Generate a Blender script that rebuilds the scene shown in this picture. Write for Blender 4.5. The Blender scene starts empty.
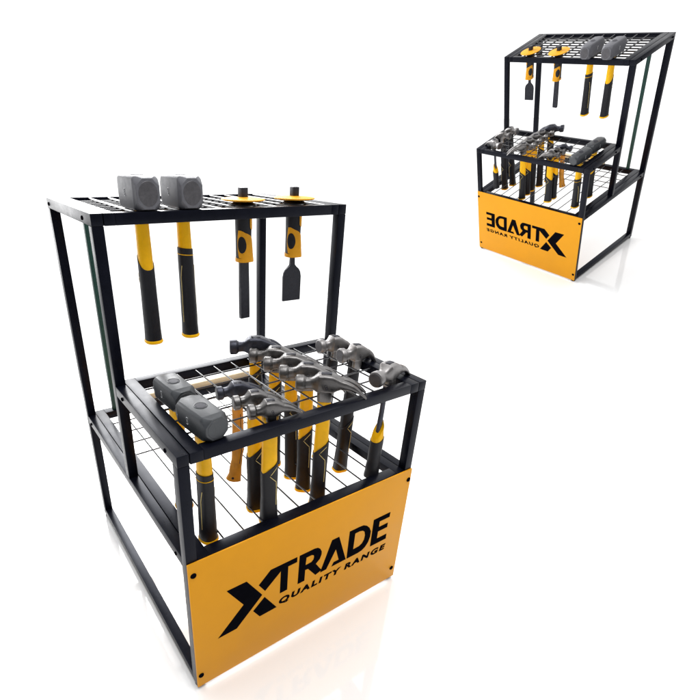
import bpy, bmesh, math, random
from mathutils import Vector, Matrix
random.seed(7)
S = bpy.context.scene
C = S.collection
PI = math.pi

# ------------------------------------------------------------------ camera
F, PX, PY = 484.2248, 281.4321, 412.4844            # pixels of a 700 px picture
YAW, PITCH, ROLL = 0.6046, 0.4871, 0.0269
cam = bpy.data.cameras.new("camera")
camo = bpy.data.objects.new("camera", cam); C.objects.link(camo)
cam.sensor_width = 36.0
cam.lens = F / 700 * 36
cam.shift_x = (350 - PX) / 700
cam.shift_y = (PY - 350) / 700
cam.clip_start = 0.02; cam.clip_end = 500
cy, sy, cp, sp = math.cos(YAW), math.sin(YAW), math.cos(PITCH), math.sin(PITCH)
fwd = Vector((sy * cp, cy * cp, -sp)); rgt = Vector((cy, -sy, 0)); dwn = fwd.cross(rgt)
c, s = math.cos(ROLL), math.sin(ROLL)
r2 = rgt * c - dwn * s; d2 = rgt * s + dwn * c
M = Matrix.Identity(4)
for i in range(3):
    M[i][0] = r2[i]; M[i][1] = -d2[i]; M[i][2] = -fwd[i]
M.translation = (-0.2355, -0.6381, 1.0455)
camo.matrix_world = M
S.camera = camo

# ------------------------------------------------------------------ studio light
S.view_settings.view_transform = 'Standard'
S.view_settings.look = 'None'
S.view_settings.exposure = 0.0
S.view_settings.gamma = 1.0
W_ = bpy.data.worlds.new("World"); S.world = W_; W_.use_nodes = True
nt = W_.node_tree; nt.nodes.clear()
wo = nt.nodes.new('ShaderNodeOutputWorld'); bg = nt.nodes.new('ShaderNodeBackground')
tc = nt.nodes.new('ShaderNodeTexCoord'); dp = nt.nodes.new('ShaderNodeVectorMath'); dp.operation = 'DOT_PRODUCT'
lv = Vector((0.55, 0.72, 0.42)).normalized()          # white studio: brighter from above and behind the racks
dp.inputs[1].default_value = lv
mr = nt.nodes.new('ShaderNodeMapRange'); mr.interpolation_type = 'SMOOTHSTEP'
mr.inputs['From Min'].default_value = -0.55; mr.inputs['From Max'].default_value = 0.85
mr.inputs['To Min'].default_value = 0.22; mr.inputs['To Max'].default_value = 1.52
nt.links.new(tc.outputs['Generated'], dp.inputs[0])
nt.links.new(dp.outputs['Value'], mr.inputs['Value'])
nt.links.new(mr.outputs['Result'], bg.inputs['Strength'])
bg.inputs['Color'].default_value = (1.0, 1.0, 1.0, 1)
nt.links.new(bg.outputs[0], wo.inputs[0])
def area(name, loc, target, size, power, spread=180):
    l = bpy.data.lights.new(name, 'AREA'); l.shape = 'DISK'; l.size = size; l.energy = power; l.spread = math.radians(spread)
    o = bpy.data.objects.new(name, l); C.objects.link(o)
    o.location = loc
    o.rotation_euler = (Vector(target) - Vector(loc)).to_track_quat('-Z', 'Y').to_euler()
    return o
area("overhead_softbox", (0.1, -0.55, 3.5), (0.4, 0.2, 0), 2.2, 57)
area("rear_fill", (1.2, 4.2, 2.8), (0.0, 0.2, 0.4), 3.2, 165, 140)  # added backlight, lightens rail tops and steel edges
area("window_softbox", (-1.5, 5.2, 1.0), (0.0, 0.5, 0.9), 2.0, 42)
area("ramp_fill", (1.2, -0.6, 3.8), (3.2, 1.0, 0.8), 2.4, 15)  # added fill that whitens the sloping floor round the smaller rack

# ------------------------------------------------------------------ materials
def mat(name, col, rough=0.5, metal=0.0, spec=0.5, var=0.0, vscale=20, bump=0.0, bscale=200, rvar=0.0, coat=0.0):
    m = bpy.data.materials.new(name); m.use_nodes = True
    t = m.node_tree; b = t.nodes['Principled BSDF']
    b.inputs['Base Color'].default_value = (*col, 1)
    b.inputs['Roughness'].default_value = rough
    b.inputs['Metallic'].default_value = metal
    b.inputs['Specular IOR Level'].default_value = spec
    b.inputs['Coat Weight'].default_value = coat
    co = t.nodes.new('ShaderNodeTexCoord')
    if var:
        n = t.nodes.new('ShaderNodeTexNoise'); n.inputs['Scale'].default_value = vscale
        n.inputs['Detail'].default_value = 6; n.inputs['Roughness'].default_value = 0.65
        r = t.nodes.new('ShaderNodeMapRange')
        r.inputs['From Min'].default_value = 0.3; r.inputs['From Max'].default_value = 0.7
        r.inputs['To Min'].default_value = 1 - var; r.inputs['To Max'].default_value = 1 + var
        mx = t.nodes.new('ShaderNodeVectorMath'); mx.operation = 'SCALE'
        mx.inputs[0].default_value = col
        t.links.new(co.outputs['Object'], n.inputs['Vector'])
        t.links.new(n.outputs['Fac'], r.inputs['Value'])
        t.links.new(r.outputs['Result'], mx.inputs['Scale'])
        t.links.new(mx.outputs['Vector'], b.inputs['Base Color'])
        if rvar:
            r3 = t.nodes.new('ShaderNodeMapRange')
            r3.inputs['From Min'].default_value = 0.3; r3.inputs['From Max'].default_value = 0.7
            r3.inputs['To Min'].default_value = rough - rvar; r3.inputs['To Max'].default_value = rough + rvar
            t.links.new(n.outputs['Fac'], r3.inputs['Value'])
            t.links.new(r3.outputs['Result'], b.inputs['Roughness'])
    if bump:
        n2 = t.nodes.new('ShaderNodeTexNoise'); n2.inputs['Scale'].default_value = bscale
        n2.inputs['Detail'].default_value = 4
        bp = t.nodes.new('ShaderNodeBump'); bp.inputs['Strength'].default_value = bump
        bp.inputs['Distance'].default_value = 0.001
        t.links.new(co.outputs['Object'], n2.inputs['Vector'])
        t.links.new(n2.outputs['Fac'], bp.inputs['Height'])
        t.links.new(bp.outputs['Normal'], b.inputs['Normal'])
    return m
BLACK = mat('black_powder_coat', (0.0032, 0.0037, 0.0075), 0.31, 0, 0.15, 0.25, 30, 0.10, 900, 0.05)
BLACK.node_tree.nodes['Principled BSDF'].inputs['Specular Tint'].default_value = (0.80, 0.84, 1.0, 1)
WIRE = mat('black_wire_coat', (0.012, 0.012, 0.017), 0.22, 0, 0.9, 0.2, 40)
GREEN = mat('dark_green_paint', (0.012, 0.055, 0.045), 0.45, 0, 0.4, 0.2, 20)
ORANGE = mat('orange_yellow_sheet', (0.745, 0.322, 0.012), 0.45, 0, 0.12, 0.035, 9, 0.03, 700, 0.05)
INK = mat('black_vinyl', (0.004, 0.004, 0.006), 0.5, 0, 0.0, 0.2, 60)
YELLOW = mat('yellow_plastic', (0.95, 0.50, 0.004), 0.35, 0, 0.18, 0.07, 60, 0.04, 300, 0.06)
DISC = mat('orange_rubber', (0.80, 0.36, 0.012), 0.5, 0, 0.2, 0.08, 50, 0.05, 400)
PIPE = mat('yellow_piping', (0.66, 0.52, 0.20), 0.45, 0, 0.3, 0.1, 80)
RUBBER = mat('black_rubber', (0.0055, 0.0058, 0.0095), 0.48, 0, 0.3, 0.3, 90, 0.25, 700, 0.08)
STEEL = mat('forged_steel', (0.16, 0.154, 0.152), 0.36, 1.0, 0.5, 0.22, 60, 0.22, 420, 0.09)
POLISH = mat('satin_steel', (0.27, 0.26, 0.258), 0.42, 1.0, 0.5, 0.12, 70, 0.12, 500, 0.05)
DARKSTEEL = mat('blackened_steel', (0.045, 0.047, 0.062), 0.40, 0.7, 0.5, 0.25, 70, 0.2, 420, 0.08)
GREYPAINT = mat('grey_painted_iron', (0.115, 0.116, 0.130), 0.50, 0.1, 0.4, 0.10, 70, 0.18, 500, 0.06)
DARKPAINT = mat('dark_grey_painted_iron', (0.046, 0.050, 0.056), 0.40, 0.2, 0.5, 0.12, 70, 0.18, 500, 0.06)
FACE = mat('ground_face_steel', (0.10, 0.097, 0.105), 0.45, 0.6, 0.5, 0.18, 120, 0.15, 700, 0.05)
BLADE = mat('chisel_steel', (0.022, 0.023, 0.032), 0.42, 0.4, 0.5, 0.25, 70, 0.15, 500, 0.06)
WOOD = mat('varnished_wood', (0.62, 0.26, 0.022), 0.38, 0, 0.3, 0.25, 35, 0.1, 300)
PALEWOOD = mat('pale_wood', (0.80, 0.66, 0.45), 0.6, 0, 0.3, 0.10, 25, 0.1, 200)
MARK = mat('stamped_mark', (0.02, 0.02, 0.03), 0.5, 0.3, 0.4, 0.1, 50)
LMARK = mat('ground_mark', (0.55, 0.56, 0.58), 0.35, 0.8, 0.5, 0.1, 50)
FLOOR = mat('white_gloss_floor', (0.90, 0.90, 0.90), 0.05, 0, 0.5, 0.004, 3)
FLOOR.node_tree.nodes['Principled BSDF'].inputs['IOR'].default_value = 1.8

# ------------------------------------------------------------------ mesh helpers
def obj(name, bm, m, parent=None, smooth=True, angle=38):
    bmesh.ops.recalc_face_normals(bm, faces=bm.faces)
    me = bpy.data.meshes.new(name)
    if smooth:
        for f in bm.faces: f.smooth = True
        for e in bm.edges:
            if len(e.link_faces) == 2 and e.calc_face_angle(0) > math.radians(angle): e.smooth = False
    bm.to_mesh(me); bm.free()
    o = bpy.data.objects.new(name, me); C.objects.link(o)
    me.materials.append(m)
    if parent: o.parent = parent
    return o
def thing(name, loc, rz=0.0):
    o = bpy.data.objects.new(name, None); C.objects.link(o)
    o.empty_display_size = 0.05
    o.location = loc; o.rotation_euler = (0, 0, rz)
    return o
def tag(o, label, cat, group=None):
    o['label'] = label; o['category'] = cat
    if group: o['group'] = group
def box(bm, lo, hi, bev=0.0012):
    r = bmesh.ops.create_cube(bm, size=1.0)
    vs = r['verts']
    for v in vs:
        v.co = Vector([(lo[i] + hi[i]) / 2 + v.co[i] * (hi[i] - lo[i]) for i in range(3)])
    if bev:
        es = list({e for v in vs for e in v.link_edges})
        bmesh.ops.bevel(bm, geom=es, offset=bev, segments=2, affect='EDGES', profile=0.6)
def loft(bm, rings, cap=True):
    R = [[bm.verts.new(p) for p in r] for r in rings]
    n = len(R[0])
    for a, b in zip(R, R[1:]):
        for i in range(n):
            bm.faces.new((a[i], a[(i + 1) % n], b[(i + 1) % n], b[i]))
    if cap:
        bm.faces.new(list(reversed(R[0]))); bm.faces.new(R[-1])
def tube(bm, pts, r, n=8):
    pts = [Vector(p) for p in pts]
    rings = []
    for i, p in enumerate(pts):
        d = (pts[min(i + 1, len(pts) - 1)] - pts[max(i - 1, 0)]).normalized()
        u = d.orthogonal().normalized() if abs(d.z) > 0.9 else d.cross(Vector((0, 0, 1))).normalized()
        w = d.cross(u)
        rings.append([p + u * (r * math.cos(2 * PI * k / n)) + w * (r * math.sin(2 * PI * k / n)) for k in range(n)])
    loft(bm, rings)
def sell(th, a, b, n):
    c, s = math.cos(th), math.sin(th)
    return (a * math.copysign(abs(c) ** (2 / n), c), b * math.copysign(abs(s) ** (2 / n), s))
def xring(x, hy, hz, zc=0.0, n=2.0, yc=0.0, k=24):
    out = []
    for i in range(k):
        a, b = sell(2 * PI * i / k, hy, hz, n)
        out.append(Vector((x, yc + a, zc + b)))
    return out
def lathe_z(bm, prof, n=40, cx=0, cy_=0):
    loft(bm, [[Vector((cx + r * math.cos(2 * PI * k / n), cy_ + r * math.sin(2 * PI * k / n), z)) for k in range(n)] for r, z in prof])
def interp(tab, z):
    if z >= tab[0][0]: return tab[0][1:]
    for p, q in zip(tab, tab[1:]):
        if z >= q[0]:
            t = (p[0] - z) / (p[0] - q[0]); t = t * t * (3 - 2 * t)
            return tuple(a + (b - a) * t for a, b in zip(p[1:], q[1:]))
    return tab[-1][1:]
class Prof:                                            # a handle hanging down -Z: table of (z, half x, half y, centre x)
    def __init__(self, tab, n=2.7): self.t = tab; self.n = n
    def at(self, th, z, off=0.0):
        a, b, cx = interp(self.t, z)
        x, y = sell(th, a + off, b + off, self.n)
        return Vector((cx + x, y, z))
    def face(self, x, z, off, side):                   # point on the broad face (y<0 when side=-1)
        a, b, cx = interp(self.t, z)
        a += off; b += off
        u = max(-0.999, min(0.999, x / a))
        return Vector((cx + x, side * b * (1 - abs(u) ** self.n) ** (1 / self.n), z))
def sleeve(bm, pr, ztop, zbot, off, k=36, rows=28):    # shell round a profile, ztop / zbot functions of the angle
    rings = []
    for j in range(rows + 1):
        t = j / rows
        rings.append([pr.at(2 * PI * i / k, ztop(2 * PI * i / k) * (1 - t) + zbot(2 * PI * i / k) * t, off) for i in range(k)])
    loft(bm, rings)
def patch(bm, pr, rows, off, m=12):                    # inlay on a profile: rows of (z, angle0, angle1)
    g = [[bm.verts.new(pr.at(a0 + (a1 - a0) * i / m, z, off)) for i in range(m + 1)] for z, a0, a1 in rows]
    for A, B in zip(g, g[1:]):
        for i in range(m): bm.faces.new((A[i], A[i + 1], B[i + 1], B[i]))

# ------------------------------------------------------------------ the display rack
W, D, D1 = 0.6, 0.7003, 0.3198
ZL, ZM, ZT = 0.3718, 0.6075, 0.9465
T = 0.022
PITCHW = 0.0461
def curve_mesh(name, splines, parent, m, y, depth):
    cu = bpy.data.curves.new(name, 'CURVE'); cu.dimensions = '2D'; cu.fill_mode = 'BOTH'; cu.extrude = depth / 2
    for pts in splines:
        sp_ = cu.splines.new('POLY'); sp_.points.add(len(pts) - 1)
        for i, (a, b) in enumerate(pts): sp_.points[i].co = (a, b, 0, 1)
        sp_.use_cyclic_u = True
    return curve_to_obj(name, cu, parent, m, y, None)
def curve_to_obj(name, cu, parent, m, y, fit):
    tmp = bpy.data.objects.new("tmp", cu); C.objects.link(tmp)
    dg = bpy.context.evaluated_depsgraph_get()
    me = bpy.data.meshes.new_from_object(tmp.evaluated_get(dg)); me.name = name
    bpy.data.objects.remove(tmp); bpy.data.curves.remove(cu)
    if fit:
        xs = [v.co.x for v in me.vertices]; ys = [v.co.y for v in me.vertices]
        x0, x1, y0, y1 = min(xs), max(xs), min(ys), max(ys)
    for v in me.vertices:
        a, b, c_ = v.co
        if fit:
            a = fit[0] + (a - x0) / (x1 - x0) * (fit[1] - fit[0]); b = fit[2] + (b - y0) / (y1 - y0) * (fit[3] - fit[2])
        v.co = (a, y - c_, b)
    me.materials.clear(); me.materials.append(m)
    o = bpy.data.objects.new(name, me); C.objects.link(o); o.parent = parent
    return o
def arcs(pts, closed=True, it=2):                      # Chaikin rounding
    for _ in range(it):
        q = []
        for a, b in zip(pts, pts[1:] + pts[:1]):
            q += [(a[0] * .75 + b[0] * .25, a[1] * .75 + b[1] * .25), (a[0] * .25 + b[0] * .75, a[1] * .25 + b[1] * .75)]
        pts = q
    return pts
HT, HB = 0.2592, 0.1726
LOGO = [
    [(0.0786, HT), (0.1257, HT), (0.1646, 0.1967), (0.0994, 0.1325), (0.0537, 0.1319), (0.1176, 0.1953)],
    [(0.1706, 0.1863), (0.2034, 0.1334), (0.158, 0.1322), (0.1411, 0.1599)],
    [(0.1555, 0.2306), (0.1857, HT), (0.2560, HT), (0.2560, 0.2442), (0.2320, 0.2442), (0.2313, HB), (0.2112, HB), (0.2124, 0.2403), (0.1717, 0.2042)],
    [(0.2625, HT), (0.3040, HT), (0.3140, 0.2570), (0.3215, 0.2500), (0.3262, 0.2400), (0.3265, 0.2310), (0.3225, 0.2190), (0.3112, 0.2087), (0.3302, 0.1790), (0.3123, HB), (0.2885, 0.2054), (0.2806, 0.2060), (0.2800, HB), (0.2605, HB)],
    [(0.2822, 0.2435), (0.2975, 0.2435), (0.3030, 0.2400), (0.3043, 0.2340), (0.3030, 0.2270), (0.2972, 0.2218), (0.2808, 0.2212)],
    [(0.3262, HB), (0.3555, HT), (0.3771, HT), (0.4062, HB), (0.3607, HB), (0.3669, 0.1840), (0.3826, 0.1840), (0.3702, 0.2234), (0.3449, HB)],
    [(0.4095, HT), (0.4400, HT), (0.4540, 0.2580), (0.4660, 0.2510), (0.4760, 0.2400), (0.4825, 0.2260), (0.4825, 0.2090), (0.4780, 0.1930), (0.4690, 0.1810), (0.4580, 0.1745), (0.4450, HB), (0.4087, HB)],
    [(0.4288, 0.2442), (0.4430, 0.2442), (0.4530, 0.2415), (0.4600, 0.2350), (0.4632, 0.2225), (0.4618, 0.2090), (0.4560, 0.1990), (0.4470, 0.1945), (0.4280, 0.1938)],
    [(0.4876, HT), (0.5448, HT), (0.5440, 0.2442), (0.5097, 0.2442), (0.5100, 0.2264), (0.5413, 0.2264), (0.5411, 0.2119), (0.5090, 0.2119), (0.5086, 0.1891), (0.5426, 0.1891), (0.5426, HB), (0.4871, HB)],
]
def make_rack():
    root = thing('display_rack', (W / 2, D / 2, 0))
    off = Vector((-W / 2, -D / 2, 0))
    def part(name, bm, m, parent=root, **k):
        bmesh.ops.translate(bm, verts=bm.verts, vec=off)
        return obj(name, bm, m, parent, **k)
    g = 0.0002
    def post(x0, y0, z0, z1, foot):
        bm = bmesh.new(); box(bm, (x0, y0, z0), (x0 + T, y0 + T, z1)); o = part('post', bm, BLACK)
        if foot:
            f = bmesh.new(); lathe_z(f, [(0.006, z0), (0.010, z0 - 0.001), (0.0105, 0.002), (0.009, 0.0)], 20, x0 + T / 2, y0 + T / 2)
            part('foot', f, INK, o)
        return o
    def bolt(p, axis, parent, r=0.0042):
        bm = bmesh.new()
        prof = [(r, 0.0), (r, 0.0008), (r * 0.85, 0.0020), (r * 0.5, 0.0024), (r * 0.45, 0.0014), (0.0003, 0.0014)]
        lathe_z(bm, prof, 20)
        rot = Matrix.Rotation(PI / 2, 4, 'X') if axis == 'y' else Matrix.Rotation(-PI / 2, 4, 'Y') if axis == '-x' else Matrix.Rotation(PI / 2, 4, 'Y')
        bmesh.ops.transform(bm, matrix=Matrix.Translation(p) @ rot, verts=bm.verts)
        return part('bolt', bm, INK, parent)
    for x0 in (0, W - T):
        sgn = '-x' if x0 == 0 else 'x'; xo = 0 if x0 == 0 else W
        post(x0, 0, 0.008, ZM - T - g, True)
        post(x0, D1, ZL + g, ZT - T - g, False)
        post(x0, D - T, 0.008, ZT - T - g, True)
        def rail(y0, y1, z1, bolts):
            bm = bmesh.new(); box(bm, (x0, y0, z1 - T), (x0 + T, y1, z1)); o = part('side_rail', bm, BLACK)
            for y in bolts: bolt((xo, y, z1 - 0.0125), sgn, o)
        if x0 == 0: rail(T + g, D - T - g, 0.031, ())
        rail(T + g, D - T - g, ZL, (0.05, 0.65))
        rail(0, D1 - g, ZM, (0.05, 0.28))
        rail(D1, D, ZT, (0.378, 0.677))
    def tray(y0, y1, z, bx, fy, ys, wr=0.0019):
        x0, x1 = T + 0.0016, W - T - 0.0016
        bm = bmesh.new(); h = T
        box(bm, (x0, y0, z - h), (x0 + bx, y1, z)); box(bm, (x1 - bx, y0, z - h), (x1, y1, z))
        box(bm, (x0 + bx + g, y0, z - h), (x1 - bx - g, y0 + fy, z)); box(bm, (x0 + bx + g, y1 - fy, z - h), (x1 - bx - g, y1, z))
        part('tray_frame', bm, BLACK)
        bm = bmesh.new()
        for i in range(1, 13):
            x = 0.0009 + PITCHW * i
            if x < x0 + bx or x > x1 - bx: continue
            tube(bm, [(x, y0 + fy - 0.004, z - 0.0036), (x, y1 - fy + 0.004, z - 0.0036)], wr, 8)
        for y in ys:
            tube(bm, [(x0 + bx - 0.004, y, z - 0.0076), (x1 - bx + 0.004, y, z - 0.0072)], wr, 8)
        part('wire_grid', bm, WIRE)
    tray(0.0, 0.347, ZM, 0.0252, 0.0225, [0.0755, 0.129, 0.183, 0.237, 0.290])
    tray(0.0, D, ZL, 0.0252, 0.027, [0.422, 0.485, 0.548, 0.611])
    tray(D1, D, ZT, 0.0210, 0.0200, [0.352 + .0365 * i for i in range(9)], 0.0030)
    bm = bmesh.new(); box(bm, (0.0, -0.0042, 0.0085), (W, -0.0006, ZL - 0.001), 0.0006)
    panel = part('panel', bm, ORANGE)
    for p in ((0.0105, 0.341), (0.0095, 0.044), (0.592, 0.341), (0.5855, 0.045)):
        bolt((p[0], -0.0042, p[1]), 'y', panel, 0.0062)
    rt = lambda L: [(a - W / 2, b) for a, b in L]
    lg = curve_mesh('logo_lettering', [rt(l) for l in LOGO], panel, INK, -0.00435 - D / 2, 0.0004)
    cu = bpy.data.curves.new('tagline', 'FONT'); cu.body = "QUALITY RANGE"; cu.size = 0.03
    cu.space_character = 1.32; cu.space_word = 0.75; cu.offset = 0.0016; cu.shear = 0.16; cu.extrude = 0.0002
    curve_to_obj('tagline_lettering', cu, panel, INK, -0.00435 - D / 2, (0.2095 - W / 2, 0.5450 - W / 2, 0.1335, 0.1560))
    # slim green upright standing on the rear border
    bm = bmesh.new(); box(bm, (0.072, 0.6805, ZL + g), (0.085, 0.6945, ZT - T - g)); part('green_upright', bm, GREEN)
    return root

# ------------------------------------------------------------------ hammers
def chev(pr, pts, off, r, side, parent):
    bm = bmesh.new(); P = []
    for (a, za), (b, zb) in zip(pts, pts[1:]):
        for i in range(6): P.append(pr.face(a + (b - a) * i / 6, za + (zb - za) * i / 6, off, side))
    P.append(pr.face(*pts[-1], off, side))
    tube(bm, P, r, 6)
    return obj('grip_line', bm, PIPE, parent)
def grip_set(root, pr, ztop, zend, lines, capm=None, flutes=True):
    bm = bmesh.new(); sleeve(bm, pr, lambda th: -0.012, lambda th: zend + 0.004, 0.0, 32, 30); obj('shaft', bm, capm or YELLOW, root)
    bm = bmesh.new(); sleeve(bm, pr, ztop, lambda th: zend, 0.0016, 40, 30); g = obj('grip', bm, RUBBER, root)
    for side in (-1, 1):
        for L in lines: chev(pr, L, 0.0017, 0.00075, side, g)
    a, b, cx = interp(pr.t, zend)
    bm = bmesh.new()
    loft(bm, [[Vector((cx + sell(2 * PI * i / 32, a + o, b + o, pr.n)[0], sell(2 * PI * i / 32, a + o, b + o, pr.n)[1], zend - dz)) for i in range(32)]
              for o, dz in ((0.0020, -0.0012), (0.0032, 0.0008), (0.0034, 0.004), (0.0018, 0.0062), (-0.004, 0.0072))])
    obj('end_cap', bm, YELLOW, g)
def claw_head(root, m, k=1.0, drop=1.0, fm=None, cheek=0.024, mk=True, kt=1.0):
    bm = bmesh.new(); fx = -0.056
    rg = [(fx, .0120, .0120, 0, 2), (fx + .0012, .0137, .0137, 0, 2), (fx + .0035, .0143, .0143, 0, 2), (fx + .0145, .0141, .0141, 0, 2), (fx + .0170, .0122, .0122, 0, 2.1),
          (fx + .0195, .0098, .0100, 0.0005, 2.4), (fx + .0270, .0088, .0096, 0.0010, 2.8), (fx + .0330, .0094, .0106, 0.0016, 3.2),
          (-.0165, .0120, .0142, 0.0028, 4.0), (-.0125, .0138, .0158, 0.0036, 5.0), (.000, .0142, .0164, 0.0038, 5.0), (.0130, .0140, .0158, 0.0036, 4.6),
          (.0200, .0138, .0128, 0.0042, 4.0), (.0270, .0142, .0096, 0.0048, 3.6), (.034, .0148, .0074, 0.0040, 3.2)]
    loft(bm, [xring(x * k, hy * k, hz * k, zc * k, n) for x, hy, hz, zc, n in rg])
    for s_ in (-1, 1):
        pr = []
        for i in range(9):
            t = i / 8
            x = .031 + .049 * t - 0.004 * t * t * drop; z = .0042 - (0.004 * t + .0270 * t ** 2.1) * drop
            sl = (0.004 + .0567 * t ** 1.1) * drop / .049
            n_ = Vector((sl, 0, 1)).normalized()
            ht = .0068 * (1 - t) + .0014; yc = s_ * (.0078 + .0034 * t); hy = .0068 * (1 - .28 * t)
            ring = []
            for q in range(16):
                a, b = sell(2 * PI * q / 16, hy, ht, 3.0)
                ring.append(Vector((x, yc + a, z)) * k + n_ * (b * k))
            pr.append(ring)
        loft(bm, pr)
    # cheek socket that reaches down over the handle
    loft(bm, [[Vector((sell(2 * PI * i / 24, a, b, 4.5)[0], sell(2 * PI * i / 24, a, b, 4.5)[1], z)) * k for i in range(24)]
              for z, a, b in ((0.004, .0150, .0134), (-.012, .0152, .0132), (-cheek, .0146, .0128), (-cheek - .0012, .0134, .0118))])
    bmesh.ops.scale(bm, vec=(1, kt / k, kt / k), verts=bm.verts)
    h = obj('head', bm, m, root, angle=32)
    bm = bmesh.new()                                    # bright ground striking face
    loft(bm, [xring((fx - .0005) * k, .0112 * kt, .0112 * kt), xring((fx + .0004) * k, .0118 * kt, .0118 * kt)])
    obj('striking_face', bm, fm or FACE, h)
    bm = bmesh.new(); box(bm, (-.009 * k, -.0046 * kt, .0196 * kt), (.011 * k, .0046 * kt, .0206 * kt), 0.0004)
    obj('handle_eye', bm, MARK, h)
    if mk:
        bm = bmesh.new()
        for dx, dz, r in ((0.001, 0.0035, .0026), (0.003, -0.0015, .0022)):
            tube(bm, [((dx + r * math.cos(t * PI / 8)) * k, -0.01425 * kt, (dz + r * math.sin(t * PI / 8)) * k) for t in range(17)], 0.0005, 5)
        obj('cheek_mark', bm, MARK, h)
    return h
def slant(lo, hi, sgn=1, pw=1.0):                       # grip rim: lo on the poll side, hi on the claw side
    def f(th):
        t = 0.5 + 0.5 * sgn * math.cos(th)
        t = t * t * (3 - 2 * t) * 0.5 + t * 0.5
        return lo + (hi - lo) * t
    return f
def claw_hammer(loc, az, m=None, k=1.10, drop=1.0, zend=-0.300, lo=-0.165, hi=-0.130, cheek=0.026, name='claw_hammer', dark=False, kt=1.27, black=False, tilt=0.0):
    r = thing(name, loc, az + random.uniform(-.035, .035)); r.rotation_euler.y = tilt + random.uniform(-.012, .012); r.rotation_euler.x = random.uniform(-.02, .02)
    claw_head(r, m or STEEL, k, drop, cheek=cheek, fm=(DARKSTEEL if dark else FACE), kt=kt)
    pr = Prof([(-0.01, .0142, .0112, 0), (-0.08, .0150, .0112, 0), (lo, .0158, .0122, 0), (lo - 0.06, .0150, .0120, 0), (zend + 0.04, .0158, .0126, 0), (zend, .0172, .0138, 0)], 3.0)
    L1 = [(0.0125, hi - 0.013), (-0.0025, hi - 0.032), (0.0110, hi - 0.047), (0.0118, hi - 0.060), (0.0118, hi - 0.105)]
    grip_set(r, pr, slant(lo, hi), zend, [L1], RUBBER if black else YELLOW)
    return r
def club_hammer(loc, az, zend, band, hy=.0255, hz=.0235, ln=.054, style='ring', flip=1, side_marks=True, m=None):
    r = thing('club_hammer', loc, az)
    m = m or GREYPAINT
    bm = bmesh.new(); L = ln
    def ring(x, a, b, ch):
        P = [(a, b - ch), (a - ch, b), (-a + ch, b), (-a, b - ch), (-a, -b + ch), (-a + ch, -b), (a - ch, -b), (a, -b + ch)]
        out = []
        for i, p in enumerate(P):
            n0, n1 = P[i - 1], P[(i + 1) % 8]
            for q_ in (n0, n1):
                d_ = Vector(q_) - Vector(p); l_ = d_.length
                w_ = Vector(p) + d_ * min(.3, .0011 / l_)
                out.append(Vector((x, w_.x, w_.y)))
        return out
    e1, e2 = L - .0120, L - .0012
    loft(bm, [ring(-L, hy * .86, hz * .86, hy * .48), ring(-e2, hy * .90, hz * .90, hy * .48), ring(-e1, hy * .995, hz * .995, .0052), ring(-e1 + .002, hy, hz, .0046), ring(0, hy * 1.01, hz * 1.005, .0044),
              ring(e1 - .002, hy, hz, .0046), ring(e1, hy * .995, hz * .995, .0052), ring(e2, hy * .90, hz * .90, hy * .48), ring(L, hy * .86, hz * .86, hy * .48)])
    h = obj('head', bm, m, r, angle=24)
    for s_ in (-1, 1):
        bm = bmesh.new(); loft(bm, [xring(s_ * (L + .0004), hy * .72, hz * .72), xring(s_ * (L - .0006), hy * .76, hz * .76)]); obj('striking_face', bm, m if m == DARKPAINT else FACE, h)
    bm = bmesh.new(); lathe_z(bm, [(0.0125, hz - .0008), (0.0125, hz + .0008), (0.0108, hz + .0012), (0.0102, hz + .0003), (0.0004, hz + .0003)], 28)
    obj('eye_rim', bm, m, h)
    bm = bmesh.new(); lathe_z(bm, [(0.0098, hz - .0002), (0.0096, hz + .0009), (0.0004, hz + .0011)], 24); obj('handle_end', bm, MARK, h)
    if side_marks:
        for s_ in (-1, 1):
            bm = bmesh.new()
            tube(bm, [(.004 + .0030 * math.sin(t * PI / 8), s_ * (hy + .0002), .0066 * math.cos(t * PI / 16) * (1 if t < 99 else 0)) for t in range(33)], .0008, 6)
            obj('side_mark', bm, LMARK, h)
    pr = Prof([(-0.01, .0145, .0135, 0), (band + .05, .0145, .0135, 0), (band, .0155, .0142, 0), (band - .06, .0158, .0145, 0), (zend + .03, .0170, .0155, 0), (zend, .0182, .0165, 0)], 2.3)
    if style == 'ring':
        gt = lambda th: band + .002 * math.sin(th)
    else:
        gt = slant(band - .030, band + .004, flip)
    grip_set(r, pr, gt, zend, [[(-.010, band - .035), (-.006, band - .06), (-.006, zend + .03)]] if style == 'ring' else [[(.0125 * flip, band - .035), (.004 * flip, band - .045), (.0125 * flip, band - .058)]])
    g = r.children[-1]
    bm = bmesh.new(); zz = band - (.013 if style == 'ring' else .20)
    if style == 'ring':
        tube(bm, [pr.at(2 * PI * i / 32, zz + .0015 * math.sin(2 * PI * i / 32), .0016) for i in range(33)], .0009, 6)
        obj('grip_ring', bm, YELLOW, g)
    return r
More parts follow.
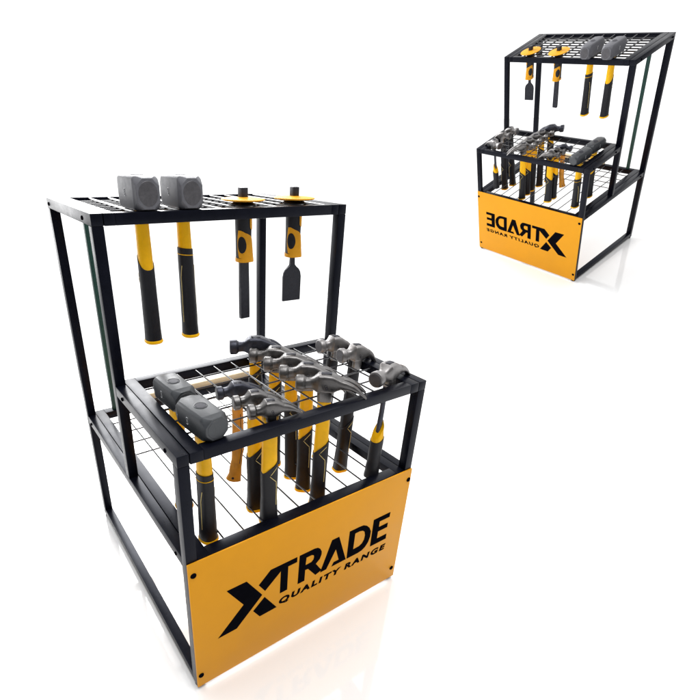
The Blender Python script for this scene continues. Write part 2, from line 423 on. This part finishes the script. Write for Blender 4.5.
def wood_hammer(loc, az, zend):
    r = thing('wood_handled_hammer', loc, az)
    claw_head(r, DARKSTEEL, 0.76, 0.55, cheek=0.018, fm=DARKSTEEL, mk=False, kt=1.0)
    tab = [(-0.01, .0115, .0085, 0), (-0.07, .0120, .0088, .000), (-0.14, .0135, .0098, -.001), (zend + .06, .0120, .0095, -.003), (zend + .02, .0140, .0105, -.008), (zend, .0175, .0115, -.013)]
    pr = Prof(tab, 2.3)
    bm = bmesh.new(); sleeve(bm, pr, lambda th: -.012, lambda th: zend - .005 * math.cos(th), 0.0, 30, 40); h = obj('handle', bm, WOOD, r)
    bm = bmesh.new()
    P = [(.004, -.05), (.0045, -.085), (.0055, -.10), (.001, -.112), (.005, -.125), (.006, -.14), (.004, -.17)]
    tube(bm, [pr.face(x, z, .0001, -1) for x, z in P], .0007, 6); obj('grain_line', bm, MARK, h)
    bm = bmesh.new(); tube(bm, [pr.face(-.006, zend + .010, -.002, -1), pr.face(-.006, zend + .010, .0006, -1)], .0028, 12); obj('hang_hole', bm, MARK, h)
    return r
def steel_hammer(loc, az, zend, tilt):
    r = thing('steel_shaft_hammer', loc, az)
    claw_head(r, POLISH, 0.95, 0.75, cheek=0.020, mk=False, kt=1.28)
    cxs = lambda z: tilt * z
    tab = [(-.01, .0085, .0055, cxs(-.01)), (-.08, .0065, .0048, cxs(-.08)), (-.13, .0070, .0052, cxs(-.13)), (-.17, .0075, .0058, cxs(-.17))]
    bm = bmesh.new(); sleeve(bm, Prof(tab, 3), lambda th: -.010, lambda th: -.165, 0, 24, 20); obj('shaft', bm, DARKSTEEL, r)
    z0 = -.115
    gt = [(z0, .0085, .0075, cxs(z0)), (z0 - .02, .0120, .0110, cxs(z0 - .02)), (z0 - .05, .0150, .0130, cxs(z0 - .05)), (z0 - .10, .0142, .0125, cxs(z0 - .1)), (zend + .02, .0165, .014, cxs(zend + .02)), (zend, .018, .015, cxs(zend))]
    pr = Prof(gt, 2.5)
    bm = bmesh.new(); sleeve(bm, pr, lambda th: z0 - .022 + .022 * math.cos(th), lambda th: z0 - .060, .0, 32, 18); obj('grip_collar', bm, YELLOW, r)
    bm = bmesh.new(); sleeve(bm, pr, lambda th: z0 - .048 + .006 * math.cos(th), lambda th: zend, .0014, 32, 26); g = obj('grip', bm, RUBBER, r)
    bm = bmesh.new(); tube(bm, [pr.face(.010, z0 - .062, .0014, -1), pr.face(.013, z0 - .068, .0014, -1), pr.face(.010, z0 - .075, .0014, -1)], .0006, 6); obj('grip_line', bm, PIPE, g)
    return r
def chisel(loc, az, name, wide, zb):
    r = thing(name, loc, az)                            # origin on the grating under the collar
    bm = bmesh.new()
    lathe_z(bm, [(.017, -.006), (.028, .0003), (.028, .0025), (.022, .0060), (.018, .008), (.018, .010)], 32); obj('collar', bm, RUBBER, r)
    bm = bmesh.new()
    lathe_z(bm, [(.012, .0075), (.043, .0090), (.0480, .0104), (.0490, .0118), (.0480, .0130), (.043, .0140), (.012, .0165)], 56); obj('hand_guard', bm, DISC, r)
    bm = bmesh.new(); box(bm, (-.0085, -.0085, .015), (.0085, .0085, .0360), .0020); obj('striking_head', bm, BLADE, r)
    hb = -.122
    pr = Prof([(-.004, .0178, .0160, 0), (-.04, .0182, .0162, 0), (-.07, .0178, .0160, 0), (-.10, .0188, .0168, .001), (hb, .0196, .0170, .002)], 2.6)
    bm = bmesh.new(); sleeve(bm, pr, lambda th: -.002, lambda th: hb + .004, 0, 36, 30); g = obj('handle', bm, RUBBER, r)
    bm = bmesh.new(); sleeve(bm, pr, lambda th: hb + .014 + .006 * math.cos(th), lambda th: hb, .0012, 36, 8); obj('orange_collar', bm, DISC, g)
    bm = bmesh.new(); rows = []
    for i in range(25):
        t = i / 24; z = -.052 - t * (hb * -1 - .052 - .010)
        lft = -PI + 0.30 - 0.2 * math.sin(PI * t); rgtend = -PI + 0.75 + 2.15 * math.sin(PI / 2 * min(1, t * 1.6)) ** 0.8
        rows.append((z, lft, rgtend))
    patch(bm, pr, rows, .0010, 20); obj('orange_inlay', bm, DISC, g)
    bm = bmesh.new(); rows = []
    for i in range(25):
        t = -1 + 2 * i / 24; w = math.sqrt(max(0, 1 - t * t)) * .62
        rows.append((-.083 - t * .0185, -PI + .82 - w, -PI + .82 + w))
    patch(bm, pr, rows, .0016, 14); obj('thumb_pad', bm, RUBBER, g)
    bm = bmesh.new(); rows = []
    for i in range(17):
        t = -1 + 2 * i / 16; w = .40 * (1 - abs(t) ** 8)
        rows.append((-.030 - t * .022, -.90 - w, -.90 + w))
    patch(bm, pr, rows, .0012, 10); obj('orange_strip', bm, DISC, g)
    bm = bmesh.new()
    if wide:
        pts = [(-.0065, hb + .002), (-.0065, hb - .020), (-.011, hb - .025), (-.0195, hb - .031), (-.0245, hb - .039), (-.0262, hb - .050), (-.0262, zb),
               (.0262, zb - .0005), (.0262, hb - .050), (.0245, hb - .039), (.0195, hb - .031), (.011, hb - .025), (.0065, hb - .020), (.0065, hb + .002)]
        th = .0028
    else:
        pts = [(-.0115, hb + .002), (-.0120, hb - .06), (-.0125, zb + .012), (-.0125, zb), (.0125, zb), (.0125, zb + .012), (.0120, hb - .06), (.0115, hb + .002)]
        th = .0050
    A = [bm.verts.new((x, -th, z)) for x, z in pts]; B = [bm.verts.new((x, th, z)) for x, z in pts]
    bm.faces.new(A); bm.faces.new(list(reversed(B)))
    for i in range(len(pts)):
        j = (i + 1) % len(pts); bm.faces.new((A[i], B[i], B[j], A[j]))
    bmesh.ops.bevel(bm, geom=[e for e in bm.edges], offset=.0006, segments=1, affect='EDGES')
    obj('blade', bm, BLADE, r)
    return r

# ------------------------------------------------------------------ put the first rack together
items = []                                              # (root, label on the larger rack, label on the smaller rack, category, group)
def add(o, lab, cat, grp=None): items.append((o, lab, cat, grp))
BIG, SMALL = 'larger rack', 'smaller rack'
add(make_rack(), '{size} black metal two-tier tool rack with {text} orange front panel', 'display rack', 'tool display racks')
ax = ZM + 0.0186
AZB = math.radians(-38)
up = lambda x, w: club_hammer((x, .374, ZT + .0303), PI / 2, -.300, w[0], .0255, .0300, .0545, w[1], w[2], True)
add(up(.1115, (-.118, 'tongue', 1)), 'grey club hammer at the end of the top shelf, {size} rack', 'hammer', 'club hammers hanging from the top shelves')
add(up(.2005, (-.110, 'ring', 1)), 'grey club hammer nearest the chisels on the top shelf, {size} rack', 'hammer', 'club hammers hanging from the top shelves')
add(chisel((.350, .382, ZT), 0.06, 'cold_chisel', False, -.258), 'long narrow chisel with round orange hand guard on top shelf, {size} rack', 'chisel', 'chisels hanging from the top shelves')
add(chisel((.4895, .382, ZT), -0.05, 'bolster_chisel', True, -.232), 'short wide-bladed bolster chisel with round orange guard on top shelf, {size} rack', 'chisel', 'chisels hanging from the top shelves')
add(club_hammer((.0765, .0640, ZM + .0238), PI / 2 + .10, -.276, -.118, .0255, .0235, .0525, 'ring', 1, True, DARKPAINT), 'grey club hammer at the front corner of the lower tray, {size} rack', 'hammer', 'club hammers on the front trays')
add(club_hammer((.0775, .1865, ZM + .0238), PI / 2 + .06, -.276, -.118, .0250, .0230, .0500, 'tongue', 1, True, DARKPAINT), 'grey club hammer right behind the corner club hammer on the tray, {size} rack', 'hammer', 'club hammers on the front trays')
AZA = math.radians(-14)
add(wood_hammer((.1930, .1420, ZM + .0155), AZA, -.215), 'dark-headed hammer with plain varnished wood handle on the tray, {size} rack', 'hammer')
add(claw_hammer((.2010, .0880, ZM + .0155), AZA, STEEL, .76, .55, -.262, -.128, -.100, .019, kt=1.03), 'small steel claw hammer between wood-handled one and front rail, {size} rack', 'hammer', 'small claw hammers on the trays')
add(claw_hammer((.2060, .0390, ZM + .0155), AZA, STEEL, .76, .42, -.262, -.140, -.112, .019, kt=1.03), 'small steel claw hammer lying against the tray front rail, {size} rack', 'hammer', 'small claw hammers on the trays')
G = 'claw hammers in the middle row of the trays'
add(claw_hammer((.3610, .0670, ax + .001), AZB, STEEL, drop=.60), 'steel claw hammer nearest the front rail in the row of five, {size} rack', 'hammer', G)
add(claw_hammer((.3640, .1330, ax), AZB, STEEL), 'second steel claw hammer from the front rail, row of five, {size} rack', 'hammer', G)
add(claw_hammer((.3630, .1960, ax), AZB, STEEL, hi=-.085, lo=-.12, tilt=-.05), 'middle steel claw hammer of the row of five, {size} rack', 'hammer', G)
add(claw_hammer((.3590, .2530, ax), AZB, STEEL, hi=-.06, lo=-.09), 'steel claw hammer just in front of the dark one in the row, {size} rack', 'hammer', G)
add(claw_hammer((.3400, .3140, ax + .010), math.radians(-28), DARKSTEEL, hi=-.05, lo=-.08, dark=True), 'dark blue-black claw hammer at the rear of the row of five, {size} rack', 'hammer', G)
G = 'claw hammers by the far side of the trays'
add(claw_hammer((.5300, .2430, ax), math.radians(-8), POLISH, .82, 1.5, hi=-.165, lo=-.20, zend=-.325, black=True, tilt=.06), 'steel claw hammer at the rear of the side pair, {size} rack', 'hammer', G)
add(claw_hammer((.5360, .1690, ax), math.radians(-8), POLISH, .82, 1.5, hi=-.165, lo=-.20, zend=-.325, black=True, tilt=.06), 'steel claw hammer at the front of the side pair, {size} rack', 'hammer', G)
add(steel_hammer((.5200, .0440, ax), math.radians(14), -.265, .06), 'steel-shafted hammer with yellow grip collar at the tray corner, {size} rack', 'hammer')
bm = bmesh.new(); box(bm, (.17, .6850, ZL + .0005), (.54, .6990, ZL + .021), .001)
wb = thing('background_strip', (.32, .69, ZL))  # stands in for a strip of beige background beyond the rack
bmesh.ops.translate(bm, verts=bm.verts, vec=(-.32, -.69, -ZL))
obj('pale_strip', bm, PALEWOOD, wb)
add(wb, 'pale strip standing in for beige background behind the lower shelf, {size} rack', 'background strip')

# ------------------------------------------------------------------ the second, mirrored rack on the sloping part of the sweep
q = Vector((0.48321, -0.30066, -1.60844)); P2 = Vector((2.91962, 0.83025, 0.41043))
PROP = Vector((1.20715, 0.7205, 1.14976))              # the smaller rack is wider, shallower and taller in proportion
T2 = Matrix.Translation(P2) @ Matrix.Rotation(q.length, 4, q.normalized()) @ Matrix.Scale(-1, 4, (1, 0, 0))
def copy_tree(o, parent=None):
    n = o.copy(); C.objects.link(n)
    if parent: n.parent = parent
    for ch in o.children: copy_tree(ch, n)
    return n
for o, lab, cat, grp in items:
    n = copy_tree(o)
    l = o.location.copy()
    if cat == 'display rack':
        n.matrix_basis = T2 @ Matrix.Diagonal((*PROP, 1)) @ o.matrix_basis
    else:
        zr = ZT if l.z > .9 else ZM if l.z > .5 else ZL     # tools keep their size and rest on the same shelf
        p_ = Vector((l.x * PROP.x, (.055 + (l.y - .067) * .77 if ' row' in lab else l.y * PROP.y + (.012 if zr == ZM else 0) + (.020 if 'right behind' in lab else 0)), zr * PROP.z + l.z - zr))
        n.matrix_basis = T2 @ Matrix.Translation(p_ - l) @ o.matrix_basis
    tag(o, lab.format(size='larger', text='readable'), cat, grp)
    tag(n, lab.format(size='smaller', text='mirror-written'), cat, grp)

# ------------------------------------------------------------------ white studio floor sweeping up to the right
upv = T2.to_3x3() @ Vector((0, 0, 1))
hd = Vector((-upv.x, -upv.y)); kk = hd.length / upv.z; hd.normalize()
s0 = P2.xy @ hd - P2.z / kk
bm = bmesh.new()
us = [-5, -4, -3, -2, -1, 0, .5] + [.8 + .06 * i for i in range(44)] + [3.6, 4, 4.4, 4.8]
vs = [-4, -3, -2, -1, 0, 1, 1.75]
pd = Vector((-hd.y, hd.x)); w = .11
grid = []
for u in us:
    row = []
    for v in vs:
        p = hd * u + pd * v
        e = (u - s0) / w
        z = kk * w * (math.log1p(math.exp(e)) if e < 30 else e)
        row.append(bm.verts.new((p.x, p.y, z)))
    grid.append(row)
for A, B in zip(grid, grid[1:]):
    for i in range(len(vs) - 1): bm.faces.new((A[i], B[i], B[i + 1], A[i + 1]))
fl = obj('floor', bm, FLOOR, angle=60)
fl['kind'] = 'structure'; fl['label'] = 'glossy white studio floor sweeping up behind the smaller rack'
